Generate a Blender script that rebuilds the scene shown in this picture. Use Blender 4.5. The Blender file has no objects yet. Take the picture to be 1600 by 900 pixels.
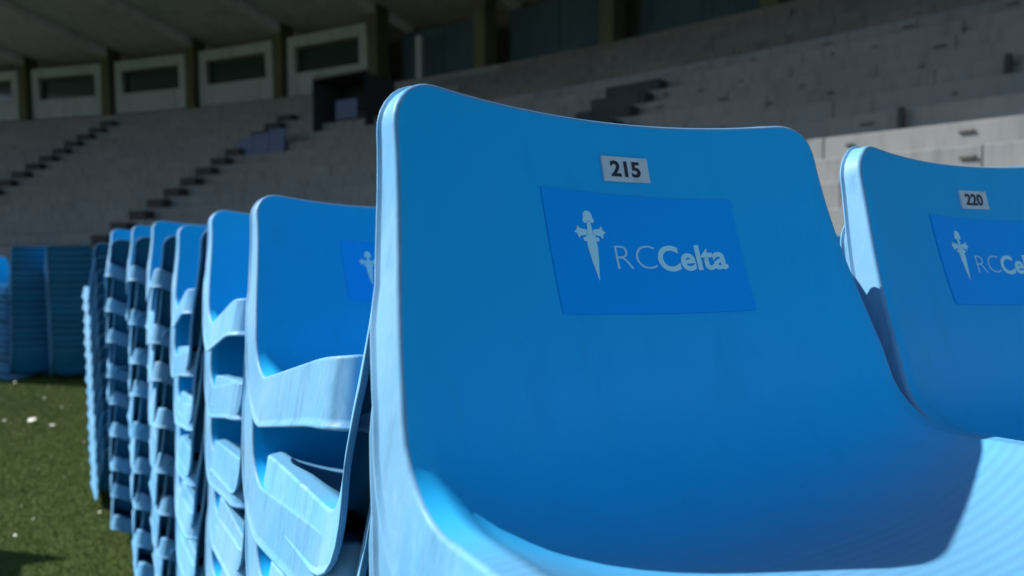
import bpy, bmesh, math, random
import numpy as np
from mathutils import Vector, Matrix
R_ = math.radians
random.seed(7)
S = bpy.context.scene
COL = S.collection

# ------------------------------------------------------------------ camera
CAM_H = 1.45
F = 1130.0 / 1600.0
cd = bpy.data.cameras.new('camera')
cam = bpy.data.objects.new('camera', cd); COL.objects.link(cam)
cd.sensor_width = 36.0
cd.lens = 36.0 * F
cd.clip_start = 0.01; cd.clip_end = 1000
cam.location = (0, 0, CAM_H)
PITCH = -3.04
cam.rotation_euler = (R_(90 + PITCH), 0, 0)
cd.dof.use_dof = True
cd.dof.focus_distance = 0.62
cd.dof.aperture_fstop = 5.6
S.camera = cam

# ------------------------------------------------------------------ sky + sun
SUN_EL = 42.0
SUN_AZ = -76.5          # degrees from +Y, negative = to the left
sd = Vector((math.sin(R_(SUN_AZ)) * math.cos(R_(SUN_EL)), math.cos(R_(SUN_AZ)) * math.cos(R_(SUN_EL)), math.sin(R_(SUN_EL))))
w = bpy.data.worlds.new('World'); S.world = w; w.use_nodes = True
nt = w.node_tree
bg = nt.nodes['Background']
sky = nt.nodes.new('ShaderNodeTexSky'); sky.sky_type = 'NISHITA'; sky.sun_disc = False
sky.sun_elevation = R_(SUN_EL); sky.sun_rotation = R_(SUN_AZ % 360)
nt.links.new(sky.outputs[0], bg.inputs[0]); bg.inputs[1].default_value = 0.078
ld = bpy.data.lights.new('sun', 'SUN'); ld.energy = 5.0; ld.angle = R_(0.53); ld.color = (1.0, 0.95, 0.87)
sun = bpy.data.objects.new('sun', ld); COL.objects.link(sun)
sun.location = (-20, 10, 40)
sun.rotation_euler = sd.to_track_quat('Z', 'Y').to_euler()
S.view_settings.view_transform = 'Standard'; S.view_settings.look = 'None'
S.view_settings.exposure = 0.74; S.view_settings.gamma = 1.0; S.view_settings.use_curve_mapping = False

# ------------------------------------------------------------------ helpers
def link(name, me, mat=None, parent=None):
    o = bpy.data.objects.new(name, me); COL.objects.link(o)
    if mat is not None and me is not None and not me.materials: me.materials.append(mat)
    if parent is not None: o.parent = parent
    return o

def tag(o, label=None, cat=None, group=None, kind=None):
    if label: o['label'] = label
    if cat: o['category'] = cat
    if group: o['group'] = group
    if kind: o['kind'] = kind
    return o

def empty(name, loc=(0, 0, 0), rz=0):
    o = bpy.data.objects.new(name, None); COL.objects.link(o)
    o.location = loc; o.rotation_euler = (0, 0, rz); o.empty_display_size = 0.1
    return o

def box_mesh(name, x0, x1, y0, y1, z0, z1, bevel=0.0):
    bm = bmesh.new()
    bmesh.ops.create_cube(bm, size=1)
    for v in bm.verts:
        v.co = Vector((x0 + (v.co.x + .5) * (x1 - x0), y0 + (v.co.y + .5) * (y1 - y0), z0 + (v.co.z + .5) * (z1 - z0)))
    if bevel: bmesh.ops.bevel(bm, geom=bm.edges[:], offset=bevel, segments=1, affect='EDGES')
    me = bpy.data.meshes.new(name); bm.to_mesh(me); bm.free()
    return me

def pydata(name, verts, faces, smooth=False):
    me = bpy.data.meshes.new(name); me.from_pydata([tuple(map(float, v)) for v in verts], [], faces); me.update()
    if smooth: me.polygons.foreach_set('use_smooth', [True] * len(me.polygons))
    return me

# ------------------------------------------------------------------ materials
class NB:
    def __init__(s, name):
        s.m = bpy.data.materials.new(name); s.m.use_nodes = True
        s.t = s.m.node_tree; s.b = s.t.nodes['Principled BSDF']; s.out = s.t.nodes['Material Output']
    def n(s, t, **k):
        x = s.t.nodes.new(t)
        for a, v in k.items(): setattr(x, a, v)
        return x
    def l(s, a, b): s.t.links.new(a, b)
    def coord(s, kind='Object'): return s.n('ShaderNodeTexCoord').outputs[kind]
    def geo(s): return s.n('ShaderNodeNewGeometry').outputs['Position']
    def mapping(s, v, scale): 
        m = s.n('ShaderNodeMapping'); s.l(v, m.inputs['Vector']); m.inputs['Scale'].default_value = scale
        return m.outputs[0]
    def noise(s, v, scale, detail=4, rough=.55):
        x = s.n('ShaderNodeTexNoise'); s.l(v, x.inputs['Vector'])
        x.inputs['Scale'].default_value = scale; x.inputs['Detail'].default_value = detail; x.inputs['Roughness'].default_value = rough
        return x.outputs['Fac']
    def ramp(s, f, stops):
        x = s.n('ShaderNodeValToRGB'); s.l(f, x.inputs['Fac'])
        e = x.color_ramp.elements
        while len(e) < len(stops): e.new(0.5)
        for el, (p, c) in zip(e, stops):
            el.position = p; el.color = (*c, 1) if len(c) == 3 else c
        return x.outputs['Color']
    def mix(s, f, a, b, mode='MIX'):
        x = s.n('ShaderNodeMix', data_type='RGBA', blend_type=mode)
        for sock, v in ((x.inputs['Factor'], f), (x.inputs['A'], a), (x.inputs['B'], b)):
            if hasattr(v, 'node'): s.l(v, sock)
            elif isinstance(v, (int, float)): sock.default_value = v
            else: sock.default_value = (*v, 1)
        return x.outputs['Result']
    def math(s, op, a, b=None):
        x = s.n('ShaderNodeMath', operation=op)
        for i, v in enumerate((a, b)):
            if v is None: continue
            if hasattr(v, 'node'): s.l(v, x.inputs[i])
            else: x.inputs[i].default_value = v
        return x.outputs[0]
    def bump(s, h, strength, dist=.01):
        x = s.n('ShaderNodeBump'); s.l(h, x.inputs['Height']); x.inputs['Strength'].default_value = strength; x.inputs['Distance'].default_value = dist
        s.l(x.outputs[0], s.b.inputs['Normal'])
    def base(s, c):
        if hasattr(c, 'node'): s.l(c, s.b.inputs['Base Color'])
        else: s.b.inputs['Base Color'].default_value = (*c, 1)
    def rough(s, r):
        if hasattr(r, 'node'): s.l(r, s.b.inputs['Roughness'])
        else: s.b.inputs['Roughness'].default_value = r
    def spec(s, v): s.b.inputs['Specular IOR Level'].default_value = v

def seat_plastic(name, base, dusty, dust_amt, rough=.42, pan_lit=None, flank=False):
    m = NB(name); co = m.coord(); wp = m.geo()
    at_ = m.n('ShaderNodeAttribute', attribute_type='OBJECT', attribute_name='tone'); rnd = at_.outputs['Fac']
    big = m.noise(wp, 5.0, 5, .6)
    fine = m.noise(m.mapping(co, (60, 60, 14)), 3.0, 4, .65)     # streaks running down the moulding
    sp = m.noise(wp, 330, 2, .5)
    dust = m.math('MULTIPLY', m.ramp(big, [(.35, (0, 0, 0)), (.75, (1, 1, 1))]), dust_amt)
    dust2 = m.math('ADD', dust, m.math('MULTIPLY', m.ramp(fine, [(.5, (0, 0, 0)), (.85, (1, 1, 1))]), dust_amt * .7))
    speck = m.math('MULTIPLY', m.ramp(sp, [(.68, (0, 0, 0)), (.76, (1, 1, 1))]), .2)
    f = m.math('MINIMUM', m.math('ADD', dust2, speck), 1.0)
    c = m.mix(f, base, dusty)
    ribs = None
    if pan_lit:                                   # the pan's sunlit paleness is blended into its colour; fine moulded ribs across its front
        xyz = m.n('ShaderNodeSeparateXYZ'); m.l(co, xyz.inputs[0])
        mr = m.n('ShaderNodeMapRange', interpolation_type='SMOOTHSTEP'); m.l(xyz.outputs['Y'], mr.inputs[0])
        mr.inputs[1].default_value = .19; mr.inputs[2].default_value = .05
        lit_mix = m.math('MULTIPLY', mr.outputs[0], m.math('ADD', m.math('MULTIPLY', big, .5), .72))
        c = m.mix(m.math('MINIMUM', lit_mix, 1.0), c, m.mix(f, pan_lit, dusty))
        mr2 = m.n('ShaderNodeMapRange', interpolation_type='SMOOTHSTEP'); m.l(xyz.outputs['Y'], mr2.inputs[0])
        mr2.inputs[1].default_value = .10; mr2.inputs[2].default_value = .07
        ribs = m.math('MULTIPLY', m.math('SINE', m.math('MULTIPLY', xyz.outputs['Y'], 2 * math.pi / .0085)), mr2.outputs[0])
    # scuffs: thin stretched marks, and grime that runs down the moulding
    sc = m.noise(m.mapping(co, (9, 9, 140)), 2.2, 3, .7); sc2 = m.noise(m.mapping(co, (150, 30, 8)), 1.7, 3, .7)
    scf = m.math('MAXIMUM', m.ramp(sc, [(.66, (0, 0, 0)), (.72, (1, 1, 1))]), m.ramp(sc2, [(.68, (0, 0, 0)), (.74, (1, 1, 1))]))
    patchy = m.ramp(m.noise(wp, 9, 3, .6), [(.45, (0, 0, 0)), (.62, (1, 1, 1))])
    c = m.mix(m.math('MULTIPLY', m.math('MULTIPLY', scf, patchy), .42 if flank else .26), c, dusty)
    gr = m.ramp(m.noise(m.mapping(wp, (26, 26, 5)), 1.0, 5, .7), [(.52, (0, 0, 0)), (.78, (1, 1, 1))])
    c = m.mix(m.math('MULTIPLY', gr, .62 if flank else .16), c, tuple(.42 * x for x in base))
    if flank:
        xyz = m.n('ShaderNodeSeparateXYZ'); m.l(co, xyz.inputs[0])
        mr3 = m.n('ShaderNodeMapRange', interpolation_type='SMOOTHSTEP'); m.l(xyz.outputs['Y'], mr3.inputs[0])
        mr3.inputs[1].default_value = .10; mr3.inputs[2].default_value = .05
        ribs = m.math('MULTIPLY', m.math('SINE', m.math('MULTIPLY', xyz.outputs['Y'], 2 * math.pi / .013)), mr3.outputs[0])
    v = m.math('ADD', m.math('MULTIPLY', rnd, .22), .89)
    h = m.n('ShaderNodeHueSaturation'); m.l(c, h.inputs['Color']); m.l(v, h.inputs['Value'])
    m.base(h.outputs[0])
    m.rough(m.math('ADD', m.math('MULTIPLY', big, .16), rough - .08)); m.spec(.14)
    hh = m.math('ADD', m.math('MULTIPLY', m.noise(co, 24, 3), 1.0), m.math('MULTIPLY', m.noise(co, 420, 2), .12))
    if ribs is not None: hh = m.math('ADD', hh, m.math('MULTIPLY', ribs, .5 if flank else 1.3))
    m.bump(hh, .10, .004)
    return m.m

M = {}
M['seat'] = seat_plastic('seat_plastic', (.004, .46, .95), (.06, .52, .92), .14, .42, pan_lit=(.11, .28, .47))
M['rear_shade'] = seat_plastic('seat_rear_shade', (.006, .12, .27), (.03, .16, .28), .2, .5)  # darker seat blue; shade of backs and gaps put into the colour
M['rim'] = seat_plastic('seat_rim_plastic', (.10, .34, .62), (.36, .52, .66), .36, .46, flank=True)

m = NB('sticker'); m.base((.001, .37, 1.0)); m.rough(.4); m.spec(.08); M['sticker'] = m.m
m = NB('sticker_print'); m.base((.50, .88, 1.0)); m.rough(.4); m.spec(.1); M['print'] = m.m
m = NB('sticker_print_thin'); m.base((.36, .75, 1.0)); m.rough(.4); M['print_thin'] = m.m
m = NB('plate_white'); m.base(m.mix(m.noise(m.coord(), 90, 4), (.42, .52, .58), (.70, .76, .80))); m.rough(.4); M['plate'] = m.m
m = NB('plate_digits'); m.base((.01, .012, .03)); m.rough(.45); M['digits'] = m.m

m = NB('bolt_dark'); m.base((.012, .03, .06)); m.rough(.5); M['bolt'] = m.m

def concrete(name, c0, c1, sc=1.0):
    m = NB(name); wp = m.geo()
    a = m.noise(wp, .55 * sc, 6, .65); b = m.noise(m.mapping(wp, (1, 1, .15)), 5 * sc, 5, .6); g = m.noise(wp, 45, 3, .6)
    rnd = m.n('ShaderNodeObjectInfo').outputs['Random']
    c = m.mix(m.ramp(a, [(.3, (0, 0, 0)), (.7, (1, 1, 1))]), c0, c1)
    dark = tuple(.45 * x for x in c0)
    c = m.mix(m.math('MULTIPLY', m.ramp(b, [(.5, (0, 0, 0)), (.74, (1, 1, 1))]), .55), c, dark)
    h = m.n('ShaderNodeHueSaturation'); m.l(c, h.inputs['Color']); m.l(m.math('ADD', m.math('MULTIPLY', rnd, .08), .96), h.inputs['Value'])
    m.base(h.outputs[0]); m.rough(.9); m.spec(.2)
    m.bump(m.math('ADD', a, m.math('MULTIPLY', g, .4)), .4, .02)
    return m.m
M['slab'] = concrete('terrace_concrete', (.17, .188, .205), (.225, .236, .244))
M['slab_dark'] = concrete('darker_terrace_concrete', (.11, .115, .12), (.16, .16, .16), .8)  # darker tone for the upper rows on the right
M['concrete_dark'] = concrete('weathered_concrete', (.10, .105, .10), (.15, .15, .14))
M['olive'] = concrete('column_concrete', (.075, .08, .05), (.11, .11, .07))
M['roof'] = concrete('roof_concrete', (.60, .58, .70), (.66, .64, .75), .4)
M['cabin'] = concrete('cabin_white_concrete', (.29, .34, .38), (.35, .40, .44), .6)
M['panel'] = concrete('painted_panel_blue_grey', (.04, .075, .10), (.06, .10, .13))
M['panel_light'] = concrete('painted_panel_teal', (.12, .18, .21), (.15, .22, .25))
M['dark_grey'] = concrete('dark_step_grey', (.04, .046, .054), (.06, .066, .074))  # dark grey of the aisle steps and post stumps
m = NB('cabin_glass'); m.base((.015, .035, .035)); m.rough(.08); m.spec(.7); M['glass'] = m.m
m = NB('dark_void'); m.base((.035, .038, .045)); m.rough(.9); M['void'] = m.m
m = NB('blue_board'); m.base(m.mix(m.noise(m.geo(), 2.5, 4), (.012, .045, .15), (.016, .07, .21))); m.rough(.5); M['board'] = m.m

m = NB('turf_soil'); wp = m.geo()
m.base(m.mix(m.noise(wp, 9, 5), (.035, .062, .014), (.055, .08, .024))); m.rough(.95); m.spec(.1); m.bump(m.noise(wp, 60, 4), .6, .02); M['turf'] = m.m
m = NB('grass_blades'); wp = m.geo()
c = m.mix(m.ramp(m.noise(wp, 1.3, 4), [(.3, (0, 0, 0)), (.7, (1, 1, 1))]), (.062, .118, .018), (.086, .145, .026))
c = m.mix(m.ramp(m.noise(wp, 24, 3), [(.55, (0, 0, 0)), (.85, (1, 1, 1))]), c, (.10, .135, .033))
m.base(c); m.rough(.6); m.spec(.25); M['grass'] = m.m
m = NB('petal_white'); m.base((.8, .82, .72)); m.rough(.6); M['petal'] = m.m

# ------------------------------------------------------------------ ground
gv = [(-70, -40, 0), (60, -40, 0), (60, 60, 0), (-70, 60, 0)]
tag(link('ground', pydata('ground', gv, [(0, 1, 2, 3)]), M['turf']), kind='structure')

# ------------------------------------------------------------------ grandstand (a bowl swept about C0)
C0 = (-44.0, -33.6)
RB = 75.0                       # radius of the cabin line
R0, Z0, TREAD, RISE = 66.8, 3.25, .656, .42
def pol(R, th, z=0): return Vector((C0[0] + R * math.cos(th), C0[1] + R * math.sin(th), z))
def ray(px, py):
    d = Vector(((px - 800) / 1130, 1.0, (450 - py) / 1130))
    p = R_(PITCH)
    return Vector((d.x, d.y * math.cos(p) - d.z * math.sin(p), d.y * math.sin(p) + d.z * math.cos(p)))
def hit_ring(px, R):
    d = ray(px, 390); d.z = 0
    a = d.x ** 2 + d.y ** 2; b = -2 * (d.x * C0[0] + d.y * C0[1]); c = C0[0] ** 2 + C0[1] ** 2 - R * R
    s = (-b + math.sqrt(b * b - 4 * a * c)) / (2 * a)
    return math.atan2(s * d.y - C0[1], s * d.x - C0[0])
def hit_terrace(px, py):
    d = ray(px, py); s = 5.0
    while s < 70:
        p = d * s; Rr = math.hypot(p.x - C0[0], p.y - C0[1])
        if p.z + CAM_H < Z0 + (Rr - R0) * RISE / TREAD - .2 or Rr > RB: break
        s += .02
    return Rr, math.atan2(p.y - C0[1], p.x - C0[0])

stand = empty('grandstand', pol(R0, R_(60), 0))
tag(stand, 'shaded concrete grandstand with stepped terraces and cabins below its roof', 'grandstand')
SI = Matrix.Translation(-stand.location)
def place(o, R, th, z):
    o.location = pol(R, th, z) - stand.location
    o.rotation_euler = (0, 0, th - math.pi / 2)
    return o

TH0, TH1 = R_(28), R_(90)
I0, I1 = -5, 12
DTH = .044
slabs = []
for i in range(I0, I1 + 1):
    Rr = R0 + TREAD * i
    th = TH0 + random.random() * DTH
    while th < TH1:
        slabs.append((i, Rr, th)); th += DTH
def slab_score(s):
    p = pol(s[1], s[2], 0)
    if p.y < 1: return 1e6
    px = 800 + 1130 * p.x / p.y; py = 390 - 1130 * (Z0 + RISE * s[0] - .2 - CAM_H) / p.y
    pen = 0
    if px < -60 or px > 1660 or py < -20 or py > 395: pen = 1e4
    elif 640 < px < 1240 and py > 215: pen = 5e3
    elif px < 640 and py > 360: pen = 5e3
    return p.length + pen
slabs.sort(key=slab_score)
row_mesh = {}
TH_DARK = hit_ring(690, 73)
dark_row = lambda i, th: i >= 8 and th < TH_DARK
rest = bmesh.new()
for k, (i, Rr, th) in enumerate(slabs):
    L = Rr * DTH - .009
    z = Z0 + RISE * i
    if i not in row_mesh:
        row_mesh[i] = me_ = box_mesh('slab', -L / 2, L / 2, 0, TREAD + .06, -RISE + .028, 0, .012)
    jz = random.uniform(-.004, .004); jr = random.uniform(-.008, .008)
    if k < 290:
        me_ = row_mesh[i]
        if dark_row(i, th):
            if (i, 'd') not in row_mesh: row_mesh[(i, 'd')] = row_mesh[i].copy(); row_mesh[(i, 'd')].materials.clear(); row_mesh[(i, 'd')].materials.append(M['slab_dark'])
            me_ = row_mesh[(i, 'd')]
        o = link('slab', me_, M['slab'], stand)
        place(o, Rr + jr, th, z + jz)
    else:
        tmp = row_mesh[i].copy(); 
        mat = Matrix.Translation(pol(Rr + jr, th, z + jz) - stand.location) @ Matrix.Rotation(th - math.pi / 2, 4, 'Z')
        tmp.transform(mat); rest.from_mesh(tmp); bpy.data.meshes.remove(tmp)
me = bpy.data.meshes.new('terrace'); rest.to_mesh(me); rest.free()
tag(link('far_slabs', me, M['slab'], stand), kind='stuff')

# core below the terraces and the wall behind them, so that no light leaks through
def ring_wall(name, prof, mat, th0=TH0, th1=TH1, n=60, closed=True):
    vs, fs = [], []
    m_ = len(prof(th0))
    for j in range(n + 1):
        th = th0 + (th1 - th0) * j / n
        for (Rr, z) in prof(th): vs.append(pol(Rr, th, z) - stand.location)
    for j in range(n):
        for k in range(m_ if closed else m_ - 1):
            a = j * m_ + k; b = j * m_ + (k + 1) % m_
            fs.append((a, b, b + m_, a + m_))
    if closed:
        fs.append(tuple(range(m_))); fs.append(tuple(n * m_ + k for k in reversed(range(m_))))
    me = pydata(name, vs, fs)
    bm = bmesh.new(); bm.from_mesh(me); bmesh.ops.recalc_face_normals(bm, faces=bm.faces[:]); bm.to_mesh(me); bm.free()
    return link(name, me, mat, stand)
rl = R0 + TREAD * I0; zl = Z0 + RISE * I0
rt = R0 + TREAD * I1; zt = Z0 + RISE * I1
ring_wall('terrace_core', lambda t: [(rl + .3, 0), (rl + .3, zl - .44), (rt + .3, zt - .44), (RB + 3, zt - .44), (RB + 3, 0)], M['concrete_dark'])
ring_wall('concourse_floor', lambda t: [(rt + .73, zt - .30), (rt + .73, zt - .01), (RB + 3.2, zt - .01), (RB + 3.2, zt - .30)], M['concrete_dark'])
ring_wall('back_wall', lambda t: [(RB + 2.4, zt), (RB + 2.4, 13.5), (RB + 3.0, 13.5), (RB + 3.0, zt)], M['concrete_dark'])
# roof: its inner edge follows the shade line on the terraces
THR = hit_ring(1420, R0)
lp = pol(R0 + TREAD * .35, THR, Z0); lp = lp + sd * ((13.15 - Z0) / sd.z)
R_EDGE = math.hypot(lp.x - C0[0], lp.y - C0[1])
def roof_in(t):
    k = min(1, max(0, (t - R_(51)) / R_(14)))
    return R_EDGE + (54.0 - R_EDGE) * (k * k * (3 - 2 * k))
def roof_z(Rr): return 11.65 + (RB - Rr) * .13
ring_wall('roof', lambda t: [(roof_in(t), roof_z(roof_in(t))), (RB + 3.1, roof_z(RB + 3.1)), (RB + 3.1, roof_z(RB + 3.1) + 1.9), (roof_in(t), roof_z(roof_in(t)) + .35)], M['roof'])

ZB = zt + .12
th4 = hit_ring(515, RB)
DCAB = 5.5 / RB
cabin_front = None
def cabin_mesh():
    # front panel with a window opening, splayed sides, 4.8 m wide; y is outward
    w, h = 2.4, 2.6
    wx0, wx1, wz0, wz1 = -1.86, 1.86, .98, 2.12
    d = 1.4
    O = [(-w, 0, 0), (w, 0, 0), (w - .12, -.12, h), (-w + .12, -.12, h)]
    def fy(z): return -.12 * z / h
    I = [(wx0, fy(wz0), wz0), (wx1, fy(wz0), wz0), (wx1, fy(wz1), wz1), (wx0, fy(wz1), wz1)]
    J = [(x, y + .28, z) for x, y, z in I]
    B = [(-w, d, 0), (w, d, 0), (w - .12, d, h), (-w + .12, d, h)]
    v = O + I + J + B; f = []
    for k in range(4):
        k2 = (k + 1) % 4
        f.append((k, k2, 4 + k2, 4 + k)); f.append((4 + k, 4 + k2, 8 + k2, 8 + k)); f.append((k2, k, 12 + k, 12 + k2))
    return pydata('cabin', v, f)
CM = cabin_mesh()
PM = box_mesh('window_pane', -1.84, 1.84, .20, .23, 1.0, 2.10)
WF = None
def frame_mesh():
    bm = bmesh.new()
    def b(x0, x1, z0, z1):
        r = bmesh.ops.create_cube(bm, size=1)
        for v in r['verts']: v.co = Vector((x0 + (v.co.x + .5) * (x1 - x0), .10 + (v.co.y + .5) * .08, z0 + (v.co.z + .5) * (z1 - z0)))
    b(-1.85, 1.85, .985, 1.04); b(-1.85, 1.85, 2.06, 2.115); b(-1.85, -1.79, 1.041, 2.059); b(1.79, 1.85, 1.041, 2.059)
    me = bpy.data.meshes.new('window_frame'); bm.to_mesh(me); bm.free(); return me
WF = frame_mesh()
for k in range(0, 6):
    th = th4 + k * DCAB
    c = place(link('cabin', CM, M['cabin'], stand), RB, th, ZB)
    fr = link('window_frame', WF, M['concrete_dark'], c)
    link('window_pane', PM, M['glass'], c)
# columns between the cabins, panels to the right of them
CMH = box_mesh('column', -.28, .28, -.25, .55, 0, 3.4, .03)
for k in range(-5, 6):
    place(link('column', CMH, M['olive'], stand), RB, th4 + (k + .5) * DCAB, zt + .004)
PW = box_mesh('wall_panel', -2.3, .0, 0, .2, 0, 2.4, .02)
PW2 = box_mesh('wall_panel', .02, 2.3, 0, .2, 0, 2.4, .02)
for k in range(-5, 0):
    th = th4 + k * DCAB
    place(link('wall_panel', PW, M['panel'], stand), RB + 1.1, th, zt + .006)
    place(link('wall_panel', PW2, M['panel_light'] if k == -2 else M['panel'], stand), RB + 1.1, th, zt + .006)
# pale post beside the last cabin
place(link('post', box_mesh('post', -.14, .14, -.1, .1, 0, 1.9, .01), M['cabin'], stand), RB + .4, hit_ring(648, RB), zt + .006)
# radial beams below the roof
for k in range(-5, 6):
    th = th4 + (k + .5) * DCAB
    ri = roof_in(th) + .4
    vs = []
    for (Rr, dz) in ((ri, -.12), (RB + 2.3, -.45)):
        for x in (-.2, .2):
            for z in (roof_z(Rr) - .004, roof_z(Rr) + dz):
                vs.append((x, Rr - RB, z))
    fs = [(0, 1, 3, 2), (4, 6, 7, 5), (0, 2, 6, 4), (1, 5, 7, 3), (0, 4, 5, 1), (2, 3, 7, 6)]
    place(link('beam', pydata('beam', vs, fs), M['roof'], stand), RB, th, 0)

# stair aisles: dark half steps in front of each riser
SM = box_mesh('step', -.42, .42, -.36, -.012, 0, .33, .01)
def aisle(px, py, i_lo, i_hi, mesh=SM):
    Rr, th = hit_terrace(px, py)
    for i in range(i_lo, i_hi + 1):
        place(link('step', mesh, M['dark_grey'], stand), R0 + TREAD * i, th, Z0 + RISE * (i - 1) + .004)
aisle(308, 283, -4, 9)
aisle(58, 263, -4, 11)
aisle(985, 155, 1, 6, box_mesh('step', -.8, .8, -.42, -.012, 0, .33, .01))
# dark seat fixings left on the risers and two stumps of posts
fr_ = random.Random(21)
FM = [box_mesh('seat_fixing', -w_ / 2, w_ / 2, -.022, .03, -.018, .018, .004) for w_ in (.07, .12, .2)]
for i in range(-3, 9):
    th = hit_ring(1640, R0 + TREAD * i) + fr_.uniform(0, .02)
    while th < hit_ring(930, R0 + TREAD * i):
        if fr_.random() < .75:
            place(link('seat_fixing', FM[fr_.randrange(3)], M['concrete_dark'], stand), R0 + TREAD * i - .012, th, Z0 + RISE * i - fr_.uniform(.13, .2))
        th += fr_.uniform(.012, .034)
PMH = box_mesh('post_stump', -.045, .045, -.14, -.05, 0, .42, .012); PBS = box_mesh('base_plate', -.16, .16, -.22, -.012, 0, .05, .006)
for (px, py) in ((1422, 176), (1588, 92)):
    Rr, th = hit_terrace(px, py); i = round((Rr - R0) / TREAD)
    p_ = place(link('post_stump', PMH, M['dark_grey'], stand), R0 + TREAD * i, th, Z0 + RISE * (i - 1) + .004)
    link('base_plate', PBS, M['dark_grey'], p_)
# vomitory entrance below the last cabin
Rv, thv = hit_terrace(532, 205)
vp = place(link('entrance', pydata('entrance', *(lambda v, f: (v, f))(
    [(-1.3, -.1, 0), (1.3, -.1, 0), (1.3, -.1, 2.0), (-1.3, -.1, 2.0), (-1.3, 1.5, 0), (1.3, 1.5, 0), (1.3, 1.5, 2.0), (-1.3, 1.5, 2.0)],
    [(0, 1, 5, 4), (3, 7, 6, 2), (0, 4, 7, 3), (1, 2, 6, 5), (4, 5, 6, 7)])), M['void'], stand), Rv, thv, Z0 + (Rv - R0) * RISE / TREAD - .25)
link('door_panel', box_mesh('door_panel', -.55, .55, .3, .36, .55, 1.25, .01), M['board'], vp)
link('lintel', box_mesh('lintel', -1.3, 1.3, -.12, .1, 2.004, 2.1, .02), M['concrete_dark'], vp)
# blue boards on the terrace
Rb_, thb = hit_terrace(410, 238)
bb = empty('barrier_board', pol(Rb_ - .1, thb, Z0 + RISE * math.floor((Rb_ - R0) / TREAD)), thb - math.pi / 2)
tag(bb, 'dark blue boards propped up on the terrace steps beside the entrance', 'barrier')
for j, (x, h) in enumerate(((-1.25, .75), (-.42, .85), (.41, .95))):
    o = link('board', box_mesh('board', x, x + .81, 0, .06, 0, h, .01), M['board'], bb); o.rotation_euler = (R_(-5), 0, 0)

# ------------------------------------------------------------------ the seat
W = .208; RT = .034; RF = .028; TH = .0042
# profile of the rim seen from the side (y back, z up), top of the backrest = (0,0)
def build_profile():
    A = np.array((0., 0.)); B = np.array((-.092, -.270)); Cc = np.array((-.478, -.250))
    rf = .062
    d1 = (A - B) / np.linalg.norm(A - B); d2 = (Cc - B) / np.linalg.norm(Cc - B)
    ang = math.acos(d1 @ d2); tl = rf / math.tan(ang / 2)
    P1 = B + d1 * tl; P2 = B + d2 * tl
    bis = (d1 + d2) / np.linalg.norm(d1 + d2); ctr = B + bis * (rf / math.sin(ang / 2))
    a1 = math.atan2(*(P1 - ctr)[::-1]); a2 = math.atan2(*(P2 - ctr)[::-1])
    if a2 > a1: a2 -= 2 * math.pi
    if a1 - a2 > math.pi: a2 += 2 * math.pi
    pts = [A + (P1 - A) * t for t in np.linspace(0, 1, 60)]
    pts += [ctr + rf * np.array((math.cos(a), math.sin(a))) for a in np.linspace(a1, a2, 60)[1:]]
    pts += [P2 + (Cc - P2) * t for t in np.linspace(0, 1, 80)[1:]]
    pts = np.array(pts)
    s = np.concatenate([[0], np.cumsum(np.linalg.norm(np.diff(pts, axis=0), axis=1))])
    pts[:, 0] += .006 * np.sin(np.pi * np.clip(s / .22, 0, 1))        # slight lumbar bow
    pts[:, 1] -= .004 * np.clip((s - (s[-1] - .09)) / .09, 0, 1) ** 2   # front edge rolls down
    s = np.concatenate([[0], np.cumsum(np.linalg.norm(np.diff(pts, axis=0), axis=1))])
    return s, pts
PS, PP = build_profile(); LT = PS[-1]
TAN = np.gradient(PP, PS, axis=0); TAN /= np.linalg.norm(TAN, axis=1)[:, None]
# sitter side normal: rotate the tangent (down, forward) so that it points forward / up
NRM = np.stack([TAN[:, 1], -TAN[:, 0]], 1)
ZMIN = -.345; Y0 = -.26              # object origin: under the pan, on the ground
def Fmap(a, b, n):
    a = np.asarray(a, float); b = np.asarray(b, float); n = np.asarray(n, float)
    bc = np.clip(b, 0, LT); ex = b - bc
    y = np.interp(bc, PS, PP[:, 0]); z = np.interp(bc, PS, PP[:, 1])
    ty = np.interp(bc, PS, TAN[:, 0]); tz = np.interp(bc, PS, TAN[:, 1])
    ny = np.interp(bc, PS, NRM[:, 0]); nz = np.interp(bc, PS, NRM[:, 1])
    return np.stack([a, y + ex * ty + n * ny - Y0, z + ex * tz + n * nz - ZMIN], -1)
LB = .27                              # where backrest turns to pan
def sst(x, a, b): t = np.clip((x - a) / (b - a), 0, 1); return t * t * (3 - 2 * t)
def dish(a, b):
    k = sst(b, .17, .34)
    d = .026 * (1 - k) + .041 * k
    p = 2.1 * (1 - k) + 2.9 * k
    lip = .955 * (1 - k) + .915 * k
    q = np.clip(np.abs(a) / (WB(b) * lip), 0, 1)
    return -d * (1 - q ** p) - .003 * k * sst(-q, -1, -.97)
def WB(b): return W + .022 * sst(np.asarray(b, float), .02, .27)
def halfw(b):
    b = np.asarray(b, float); w = WB(b)
    t = b < RT; w[t] = w[t] - RT + np.sqrt(np.maximum(0, RT ** 2 - (RT - b[t]) ** 2))
    t = b > LT - RF; w[t] = w[t] - RF + np.sqrt(np.maximum(0, RF ** 2 - (RF - (LT - b[t])) ** 2))
    return w
def surf(a, b, n=0.0):
    bb_ = b + .007 * (1 - (a / W) ** 2) * np.clip(1 - b / .15, 0, 1)
    return Fmap(a, bb_, dish(a, b) + n)
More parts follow.
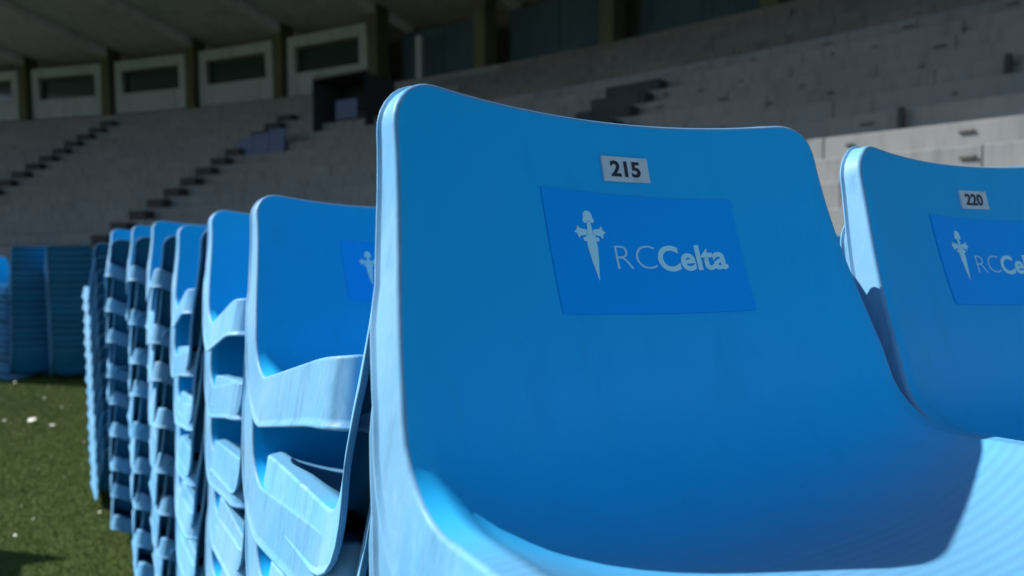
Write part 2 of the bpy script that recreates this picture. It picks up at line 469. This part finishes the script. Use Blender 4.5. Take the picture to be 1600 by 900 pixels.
def make_seat_meshes():
    nb_c = 9
    bt = RT * (1 - np.cos(np.linspace(0, math.pi / 2, nb_c))); bf = LT - RF * (1 - np.cos(np.linspace(0, math.pi / 2, nb_c)))[::-1]
    mid = np.linspace(RT, LT - RF, 46)[1:-1]
    bs = np.concatenate([bt, mid, bf]); nv = len(bs)
    us = np.concatenate([[-1, -.985, -.965, -.945, -.92, -.885], np.linspace(-.84, .84, 21), [.885, .92, .945, .965, .985, 1]]); nu = len(us)
    hw = halfw(bs)
    A = us[None, :] * hw[:, None]; Bm = np.repeat(bs[:, None], nu, 1)
    P = surf(A, Bm)
    gu = np.gradient(P, axis=1); gv_ = np.gradient(P, axis=0)
    N = np.cross(gv_, gu); N /= np.linalg.norm(N, axis=2)[:, :, None]
    if N[nv // 3, nu // 2, 1] > 0: N = -N
    Q = P - N * TH
    vb = int(np.argmin(np.abs(bs - LB)))
    def grid_part(name, r0, r1):
        rows = r1 - r0 + 1
        V = np.concatenate([P[r0:r1 + 1].reshape(-1, 3), Q[r0:r1 + 1].reshape(-1, 3)])
        NN = np.concatenate([N[r0:r1 + 1].reshape(-1, 3), -N[r0:r1 + 1].reshape(-1, 3)])
        off = rows * nu; fs = []
        for j in range(rows - 1):
            for i in range(nu - 1):
                a = j * nu + i
                fs.append((a, a + nu, a + nu + 1, a + 1)); fs.append((off + a, off + a + 1, off + a + nu + 1, off + a + nu))
        me = pydata(name, V, fs, True)
        f0 = me.polygons[0]
        if Vector(f0.normal).dot(Vector(NN[0])) < 0: me.flip_normals()
        me.normals_split_custom_set_from_vertices([tuple(x) for x in NN])
        me.materials.append(M['seat']); me.materials.append(M['rear_shade'])
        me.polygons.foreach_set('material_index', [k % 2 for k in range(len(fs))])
        return me
    back = grid_part('backrest', 0, vb); pan = grid_part('seat_pan', vb, nv - 1)
    # rim: rings outward from the boundary loop
    loop = [(0, i) for i in range(nu)] + [(j, nu - 1) for j in range(1, nv)] + [(nv - 1, i) for i in range(nu - 2, -1, -1)] + [(j, 0) for j in range(nv - 2, 0, -1)]
    la = np.array([A[j, i] for j, i in loop]); lb = np.array([Bm[j, i] for j, i in loop]); nl = len(loop)
    da = np.roll(la, -1) - np.roll(la, 1); db = np.roll(lb, -1) - np.roll(lb, 1)
    na, nb = db.copy(), -da.copy(); ln = np.hypot(na, nb); na /= ln; nb /= ln
    cx = la * na + (lb - LT / 2) * nb
    if np.mean(cx) < 0: na, nb = -na, -nb
    side = .014 + .007 * sst(lb, 0, .15) + .004 * sst(lb, .150, .155) + .030 * sst(lb, .22, .34)
    extra = .0010 * sst(lb, .150, .158) * (1 - sst(lb, .2, .3))
    endD = np.where(lb < LT / 2, .012, .058)
    wside = np.clip(np.abs(na), 0, 1) ** 1.5
    D = endD * (1 - wside) + side * wside; extra = extra * wside
    rr = .0036; flare = .2
    rings = [(0 * D, 0 * D)]
    for ph in (25, 50, 70, 90):
        rings.append((rr * math.sin(R_(ph)) + 0 * D, rr * (1 - math.cos(R_(ph))) + 0 * D))
    for f in (.12, .35, .65, .86, .92): rings.append((rr + flare * f * D + extra * min(1, f * 4), rr + f * D))
    rings.append((rr + flare * D * .97 + extra + .0022, rr + D * .96 + .0004)); rings.append((rr + flare * D + extra + .0026, rr + D + .0006)); rings.append((rr + flare * D + extra + .0014, rr + D + .0022)); nout = len(rings)
    rings.append((rr + flare * D + extra - TH + .0006, rr + D))
    for f in (.95, .5, .1): rings.append((rr + flare * f * D + extra * min(1, f * 4) - TH, rr + f * D))
    rings.append((rr - TH - .001 + 0 * D, TH + 0 * D + .0005))
    base_n = dish(la, lb)
    RP = []
    for e, dr in rings:
        a2 = la + e * na; b2 = lb + e * nb
        bdip = b2 + .007 * (1 - (la / W) ** 2) * np.clip(1 - lb / .15, 0, 1)
        RP.append(Fmap(a2, bdip, base_n - dr))
    RP = np.array(RP); RP[0] = np.array([P[j, i] for j, i in loop])
    g1 = np.gradient(RP, axis=0); g2 = (np.roll(RP, -1, 1) - np.roll(RP, 1, 1))
    RN = np.cross(g1, g2); RN /= np.maximum(1e-9, np.linalg.norm(RN, axis=2))[:, :, None]
    LN = np.array([N[j, i] for j, i in loop])
    if np.mean(np.sum(RN[0] * LN, 1)) < 0: RN = -RN
    RN[0] = LN
    fs = []
    nr = len(rings)
    for k in range(nr - 1):
        for i in range(nl):
            i2 = (i + 1) % nl
            fs.append((k * nl + i, k * nl + i2, (k + 1) * nl + i2, (k + 1) * nl + i))
    rim = pydata('rim', RP.reshape(-1, 3), fs, True)
    f0 = rim.polygons[5 * nl + 10]
    if Vector(f0.normal).dot(Vector(RN[5, 10])) < 0: rim.flip_normals()
    rim.materials.append(M['rim']); rim.materials.append(M['rear_shade'])
    rim.polygons.foreach_set('material_index', [1 if k // nl >= nout else 0 for k in range(len(fs))])  # inner flange faces take the dark tone that stands for gap shade
    rim.normals_split_custom_set_from_vertices([tuple(x) for x in RN.reshape(-1, 3)])
    return back, pan, rim, float(RP[:, :, 2].min())
ME_BACK, ME_PAN, ME_RIM, zlow = make_seat_meshes()
TOPZ = -ZMIN                        # height of the backrest top above the object origin
SEAT_H = TOPZ - zlow

# mounting ribs below the pan: two rails that rest on the seat underneath
def ribs_mesh(x):
    vs, fs = [], []
    if True:
        for b0, b1 in ((.40, .55),):
            p = [surf(np.array(x + dx), np.array(b), -TH) for b in (b0, b1) for dx in (-.008, .008)]
            base = len(vs)
            for q in p: vs.append(q)
            for q in p: vs.append(np.array((q[0], q[1], q[2] - .045)))
            fs += [(base, base + 2, base + 3, base + 1), (base + 4, base + 5, base + 7, base + 6), (base, base + 1, base + 5, base + 4), (base + 2, base + 6, base + 7, base + 3), (base, base + 4, base + 6, base + 2), (base + 1, base + 3, base + 7, base + 5)]
    return pydata('mounting_rib', vs, fs)
ME_RIB = [ribs_mesh(-.09), ribs_mesh(.09)]

# stickers, plates and print mapped on to the backrest
def patch(name, a0, a1, b0, b1, n, th=.0006, skew=0.0):
    nu, nv = 17, 9
    vs, fs = [], []
    for lay in (n, n - th):
        for j in range(nv):
            for i in range(nu):
                u, v = i / (nu - 1), j / (nv - 1)
                vs.append(surf(np.array(a0 + (a1 - a0) * u), np.array(b0 + (b1 - b0) * v + skew * (u - .5)), lay))
    o = nu * nv
    for j in range(nv - 1):
        for i in range(nu - 1):
            a = j * nu + i; fs.append((a, a + nu, a + nu + 1, a + 1)); fs.append((o + a, o + a + 1, o + a + nu + 1, o + a + nu))
    bd = [i for i in range(nu)] + [j * nu + nu - 1 for j in range(1, nv)] + [(nv - 1) * nu + i for i in range(nu - 2, -1, -1)] + [j * nu for j in range(nv - 2, 0, -1)]
    for k in range(len(bd)): a, b = bd[k], bd[(k + 1) % len(bd)]; fs.append((a, b, o + b, o + a))
    return pydata(name, vs, fs, False)
def flat_to_seat(me, n, skewf=lambda a: 0.0):
    """flat mesh in (a, -b) coordinates moved on to the backrest surface"""
    for v in me.vertices:
        a, b = v.co.x, -v.co.y
        v.co = Vector(surf(np.array(a), np.array(b), n + v.co.z))
    me.update(); return me
DG = None
def text_mesh(txt, size, a, b, weight=0.0, shear=0, spacing=1.0, width=None):
    cu = bpy.data.curves.new('t', 'FONT'); cu.body = txt; cu.size = size; cu.offset = weight; cu.shear = shear; cu.space_character = spacing
    cu.resolution_u = 4; cu.fill_mode = 'BOTH'
    ob = bpy.data.objects.new('t', cu); COL.objects.link(ob)
    dg = bpy.context.evaluated_depsgraph_get()
    me = bpy.data.meshes.new_from_object(ob.evaluated_get(dg))
    bpy.data.objects.remove(ob); bpy.data.curves.remove(cu)
    xs = [v.co.x for v in me.vertices]
    x0, x1 = min(xs), max(xs); k = 1.0 if width is None else width / (x1 - x0)
    bm = bmesh.new(); bm.from_mesh(me)
    bmesh.ops.triangulate(bm, faces=bm.faces[:])
    bmesh.ops.subdivide_edges(bm, edges=[e for e in bm.edges if e.calc_length() > size * .35], cuts=1)
    bm.to_mesh(me); bm.free()
    for v in me.vertices: v.co = Vector(((v.co.x - x0) * k + a, v.co.y - b, 0))
    me.materials.clear()
    return me
def emblem_mesh(a, b, h):
    """upright dagger cross: knot on top, flared arms, blade running to a point"""
    bm = bmesh.new()
    def poly(pts):
        vs = [bm.verts.new((a + x * h, -(b + y * h), 0)) for x, y in pts]; bm.faces.new(vs)
    def disc(x, y, r, n=12): poly([(x + r * math.cos(2 * math.pi * k / n), y + r * math.sin(2 * math.pi * k / n)) for k in range(n)])
    poly([(-.075, .34), (.075, .34), (.082, .52), (.05, .74), (0, 1.0), (-.05, .74), (-.082, .52)])    # blade
    poly([(-.03, .16), (.03, .16), (.045, .338), (-.045, .338)])                                        # neck
    disc(0, .075, .078); disc(-.055, .135, .04); disc(.055, .135, .04)                                  # heart knot
    poly([(-.05, .27), (-.05, .345), (-.16, .36), (-.2, .40), (-.215, .33), (-.265, .305), (-.215, .275), (-.2, .21), (-.16, .255)])
    poly([(.05, .27), (.16, .255), (.2, .21), (.215, .275), (.265, .305), (.215, .33), (.2, .40), (.16, .36), (.05, .345)])
    disc(-.10, .405, .032); disc(.10, .405, .032)
    bmesh.ops.triangulate(bm, faces=bm.faces[:])
    bmesh.ops.recalc_face_normals(bm, faces=bm.faces[:])
    me = bpy.data.meshes.new('emblem'); bm.to_mesh(me); bm.free()
    return me
ST = (-.089, .107, .065, .168)
ME_STICK = patch('logo_sticker', *ST, .0010, .0006, .006)
ME_PLATE = patch('number_plate', -.0240, .0235, .030, .0525, .0022, .0020)
EM = [None]
ME_EMB = flat_to_seat(emblem_mesh(-.048, .080, .060), .0014)
ME_RC = flat_to_seat(text_mesh('RC', .031, -.027, .130, -.0005, width=.041), .0014)
ME_CEL = flat_to_seat(text_mesh('Celta', .031, .016, .1315, .0009, width=.073), .0014)
def hole_mesh():
    vs = [surf(np.array(-.032), np.array(.385), .0006)]; fs = []
    for k in range(14):
        a = 2 * math.pi * k / 14; vs.append(surf(np.array(-.032 + .006 * math.cos(a)), np.array(.385 + .004 * math.sin(a)), .0012))
    vs += [v - np.array((0, 0, .003)) for v in vs[1:]]
    fs = [(0, 1 + k, 1 + (k + 1) % 14) for k in range(14)] + [(1 + k, 15 + k, 15 + (k + 1) % 14, 1 + (k + 1) % 14) for k in range(14)]
    return pydata('bolt_cap', vs, fs)
ME_HOLE = hole_mesh()
def digits(s): return flat_to_seat(text_mesh(s, .019, -.0165, .0475, .0006, width=.031), .0026)

PITCH_Z = .072
ORD = ['', 'second', 'third', 'fourth', 'fifth', 'sixth', 'seventh', 'eighth', 'ninth', 'tenth', 'eleventh', 'twelfth', 'thirteenth', 'fourteenth', 'fifteenth', 'sixteenth', 'seventeenth', 'eighteenth', 'nineteenth', 'twentieth']
ALL = [0]
def seat(loc, yaw, tilt, label, group, number=None, sticker=False, cat='seat'):
    t = empty('stadium_seat', loc); t.rotation_euler = (tilt, 0, yaw)
    tag(t, label, cat, group)
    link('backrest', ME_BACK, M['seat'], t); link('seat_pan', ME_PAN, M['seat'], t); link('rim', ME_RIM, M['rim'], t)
    for r_ in ME_RIB: link('mounting_rib', r_, M['rear_shade'], t)
    if sticker:
        link('bolt_cap', ME_HOLE, M['bolt'], t)
        s = link('logo_sticker', ME_STICK, M['sticker'], t)
        link('emblem', ME_EMB, M['print'], s); link('lettering', ME_RC, M['print_thin'], s); link('lettering', ME_CEL, M['print'], s)
    if number is not None:
        p = link('number_plate', ME_PLATE, M['plate'], t)
        if number: link('digits', digits(number), M['digits'], p)
    tone = random.random()
    for ch in t.children: ch['tone'] = tone
    ALL[0] += 1
    return t
def stack(left, top, yaw_deg, where, group, number=None, sticker=False, top_label=None, seed=0, tilts=(), jig=1.0):
    """left = plan position of the backrest's left top corner, seen from the side the backrest turns to (front)"""
    rnd = random.Random(seed); yaw = R_(yaw_deg)
    X = Vector((math.cos(yaw), math.sin(yaw), 0)); Y = Vector((-math.sin(yaw), math.cos(yaw), 0))
    org = Vector((left[0], left[1], 0)) + X * W + Y * Y0       # below the object origin
    lean = (0, 0) if number else (rnd.uniform(-.006, .006), rnd.uniform(-.008, .004))
    n = int(round((top - SEAT_H) / PITCH_Z)) + 1
    pz = (top - SEAT_H) / (n - 1)
    for k in range(n):
        last = k == n - 1
        z = (SEAT_H - TOPZ) + pz * k
        jx = 0 if last else rnd.uniform(-.002, .002) * jig
        jy = 0 if last else rnd.uniform(-.003, .003) * jig
        jt = R_(tilts[n - 1 - k]) if n - 1 - k < len(tilts) else R_(0 if last else rnd.uniform(-.75, .75)) * jig
        jw = 0 if last else R_(rnd.uniform(-.5, .5)) * jig
        p = org + X * (jx + lean[0] * (n - 1 - k)  * .3) + Y * (jy + lean[1] * (n - 1 - k) * .3) + Vector((0, 0, z))
        piv = Vector((0, -Y0, TOPZ)); d_ = piv - Matrix.Rotation(jt, 3, 'X') @ piv
        p = p + Matrix.Rotation(yaw + jw, 3, 'Z') @ d_
        seat(p, yaw + jw, jt, (top_label or 'sky-blue plastic seat on top of ' + where) if last else 'blue seat nested ' + ORD[n - 1 - k] + ' from top of ' + where,
             None if last else group, number if last else None, sticker and last)
def at(px, z): return ((px - 800) / 1130 * z, z)
YAW = 29.0
def away(px, z):       # left edge seen from behind -> front-left corner of a seat that faces away
    p = at(px, z); return (p[0] + 2 * W * math.cos(R_(YAW)), p[1] + 2 * W * math.sin(R_(YAW)))

stack(at(618, .50), CAM_H + .118, YAW, 'the stack topped by seat 215', 'seats nested below seat 215', '215', True,
      'sky-blue plastic seat with number plate 215 and club sticker', 1)
pr = at(618, .50)
nxt = (pr[0] + 0.490 * math.cos(R_(YAW)), pr[1] + 0.490 * math.sin(R_(YAW)))
stack(nxt, CAM_H + .108, YAW - 4, 'the stack alongside that of seat 215', 'seats nested below seat 220', '220', True,
      'sky-blue plastic seat with number plate 220 beside seat 215', 2)
uv = (-math.sin(R_(YAW)), math.cos(R_(YAW)))
xv = (math.cos(R_(YAW)), math.sin(R_(YAW)))
stack((pr[0] + .98 * xv[0] + .57 * uv[0], pr[1] + .98 * xv[1] + .57 * uv[1]), CAM_H + .04, YAW, 'the stack glimpsed between the two numbered seats', 'seats nested in the stack glimpsed between the numbered seats', None, False, None, 3)
def lock_stack(left, top, yaw_deg, where, group, number=None, sticker=False, top_label=None, seed=0, Lb=.60, tl=3, P=.145, off=.54, sx=0.0, skip=0):
    """seats laid alternately facing one way and the other, their pans interlocked"""
    rnd = random.Random(seed); yaw = R_(yaw_deg)
    X = Vector((math.cos(yaw), math.sin(yaw), 0)); Y = Vector((-math.sin(yaw), math.cos(yaw), 0))
    org = Vector((left[0], left[1], 0)) + X * W
    nf = int((top - SEAT_H) / P) + 1
    idx = 0
    mid = Vector((0, -.26 - Y0, -.245 - ZMIN))                # middle of the pan in the seat's own frame
    for j in range(nf):
        ztop = top - P * j
        jx, jy = (0, 0) if j == 0 else (rnd.uniform(-.004, .004), rnd.uniform(-.008, .008))
        jt, jw = (R_(-9.5), 0) if j == 0 else (R_(-7 + rnd.uniform(-1.5, 1.5)), R_(rnd.uniform(-1, 1)))
        piv = Vector((0, -Y0, TOPZ)); d_ = Matrix.Rotation(yaw + jw, 3, 'Z') @ (piv - Matrix.Rotation(jt, 3, 'X') @ piv)
        lab = (top_label or 'sky-blue plastic seat on top of ' + where) if j == 0 else 'blue seat laid ' + ORD[idx] + ' from top of ' + where
        seat(org + X * jx + Y * (Y0 + jy) + Vector((0, 0, ztop - TOPZ)) + d_, yaw + jw, jt, lab, None if j == 0 else group, number if j == 0 else None, sticker and j == 0)
        idx += 1
        zt_ = ztop - P * off
        if zt_ < SEAT_H - .03: break
        if j < skip: continue
        tilt = R_(tl + rnd.uniform(-1.5, 1.5)); ya = yaw + math.pi + R_(rnd.uniform(-1.2, 1.2))
        rot = Matrix.Rotation(ya, 3, 'Z') @ Matrix.Rotation(tilt, 3, 'X')
        want = org + Y * (.26 * math.cos(tilt) - 0.245 * math.sin(tilt) - Lb + rnd.uniform(-.006, .006)) + X * (sx + rnd.uniform(-.004, .004)) + Vector((0, 0, zt_ - .245))
        seat(want - rot @ mid, ya, tilt, 'blue seat laid reversed, ' + ORD[idx] + ' from top of ' + where, group)
        idx += 1
def row_stack(name, p, dh, yaw, seed, **k):
    stack(p, CAM_H + dh, yaw, 'the ' + name, 'seats nested in the ' + name, None, False, None, seed, **k)
def row_lock(name, p, dh, yaw, seed, **k):
    lock_stack(p, CAM_H + dh, yaw, 'the ' + name, 'seats interlocked in the ' + name, None, False, None, seed, **k)
lock_stack(at(403, 1.06), CAM_H + .083, YAW, 'the stack directly behind seat 215', 'seats interlocked in the stack directly behind seat 215', '', True,
      'sky-blue seat with club sticker and half-hidden plate, directly behind seat 215', 4, Lb=.56, tl=9, P=.132, off=.52, sx=.008)
row_lock('second stack behind seat 215', at(333, 1.64), .092, YAW, 5, Lb=.57, tl=9, P=.132, off=.52, sx=.006)
row_lock('third stack behind seat 215', at(282, 2.20), .078, YAW, 6, Lb=.57, tl=9, P=.132, off=.52, sx=.006)
row_lock('fourth stack behind seat 215', at(242, 2.76), .112, YAW, 8, Lb=.505)
row_lock('fifth stack behind seat 215', at(210, 3.24), .112, YAW, 10, Lb=.505)
row_lock('sixth stack behind seat 215', at(177, 3.76), .110, YAW, 12, Lb=.505)
row_stack('last stack of the row behind seat 215', away(150, 3.95), .035, YAW + 180 + 6, 13)
# far group on the turf, facing away
FY = 208.0
def free(cx, cy, yaw): return (cx - W * math.cos(R_(yaw)), cy - W * math.sin(R_(yaw)))
row_stack('end stack of the far group', free(-4.80, 7.86, FY), .05, FY, 14)
row_stack('middle stack of the far group', free(-5.26, 7.98, FY + 6), .04, FY + 6, 15)
row_stack('pale edged stack of the far group', free(-5.98, 8.25, 66), -.08, 66, 16)
# one more stack outside the view on the left; its shadow lies on the turf
stack(free(-3.93, 3.62, YAW), 1.56, YAW, 'the stack standing alone on the turf', 'seats nested in the lone stack on turf', None, False, None, 17)

# ------------------------------------------------------------------ turf
rng = np.random.default_rng(5)
def grass(name, n, x0, x1, y0, y1, cond, hmin, hmax, wid):
    x = rng.uniform(x0, x1, n); y = rng.uniform(y0, y1, n)
    k = cond(x, y); x, y = x[k], y[k]; n = len(x)
    h = rng.uniform(hmin, hmax, n); an = rng.uniform(0, 2 * np.pi, n); le = rng.uniform(.1, .9, n) * h; la = rng.uniform(0, 2 * np.pi, n)
    wx, wy = np.cos(an) * wid, np.sin(an) * wid
    V = np.zeros((n, 3, 3))
    V[:, 0] = np.stack([x - wx, y - wy, 0 * x], 1); V[:, 1] = np.stack([x + wx, y + wy, 0 * x], 1)
    V[:, 2] = np.stack([x + np.cos(la) * le, y + np.sin(la) * le, h], 1)
    me = bpy.data.meshes.new(name)
    me.vertices.add(n * 3); me.vertices.foreach_set('co', V.reshape(-1))
    me.loops.add(n * 3); me.loops.foreach_set('vertex_index', np.arange(n * 3, dtype=np.int32))
    me.polygons.add(n); me.polygons.foreach_set('loop_start', np.arange(0, n * 3, 3, dtype=np.int32))
    me.update(calc_edges=True); me.validate()
    return me
gm = grass('grass', 800000, -8.6, -.6, 2.2, 10.2, lambda x, y: (x < -.45 * y - .1) & (x > -.86 * y - .3), .007, .017, .0020)
tag(link('grass', gm, M['grass']), 'short green turf grass around the seat stacks', 'grass', kind='stuff')

# white petals lying on the grass
def petal_mesh(s):
    vs = [(0, 0, .004)]; fs = []
    for k in range(8):
        a = 2 * math.pi * k / 8; r = s * (1 + .25 * math.cos(3 * a)); vs.append((r * math.cos(a), .7 * r * math.sin(a), .004 + .35 * s * abs(math.cos(a))))
    for k in range(8): fs.append((0, 1 + k, 1 + (k + 1) % 8))
    vs += [(x, y, z - .002) for x, y, z in vs]
    fs += [tuple(9 + i for i in reversed(f)) for f in fs[:8]]
    fs += [(1 + k, 10 + k, 10 + (k + 1) % 8, 1 + (k + 1) % 8) for k in range(8)]
    return pydata('petal', vs, fs)
for (px, py, s) in ((50, 657, .042), (81, 664, .020), (5, 657, .018), (68, 622, .016), (22, 598, .02), (97, 636, .010), (155, 800, .010), (75, 603, .012), (24, 836, .010), (60, 733, .006), (130, 690, .007), (52, 810, .006), (33, 790, .006), (100, 745, .006)):
    d = ray(px, py); t_ = (CAM_H - .03) / -d.z
    o = link('petal', petal_mesh(s), M['petal']); o.location = (d.x * t_, d.y * t_, .024); o.rotation_euler = (.2, .15, random.random() * 6)
    big_ = s > .03
    tag(o, 'largest white scrap lying on the green turf' if big_ else 'small white scrap lying on the green turf', 'scrap', None if big_ else 'small white scraps on the turf')
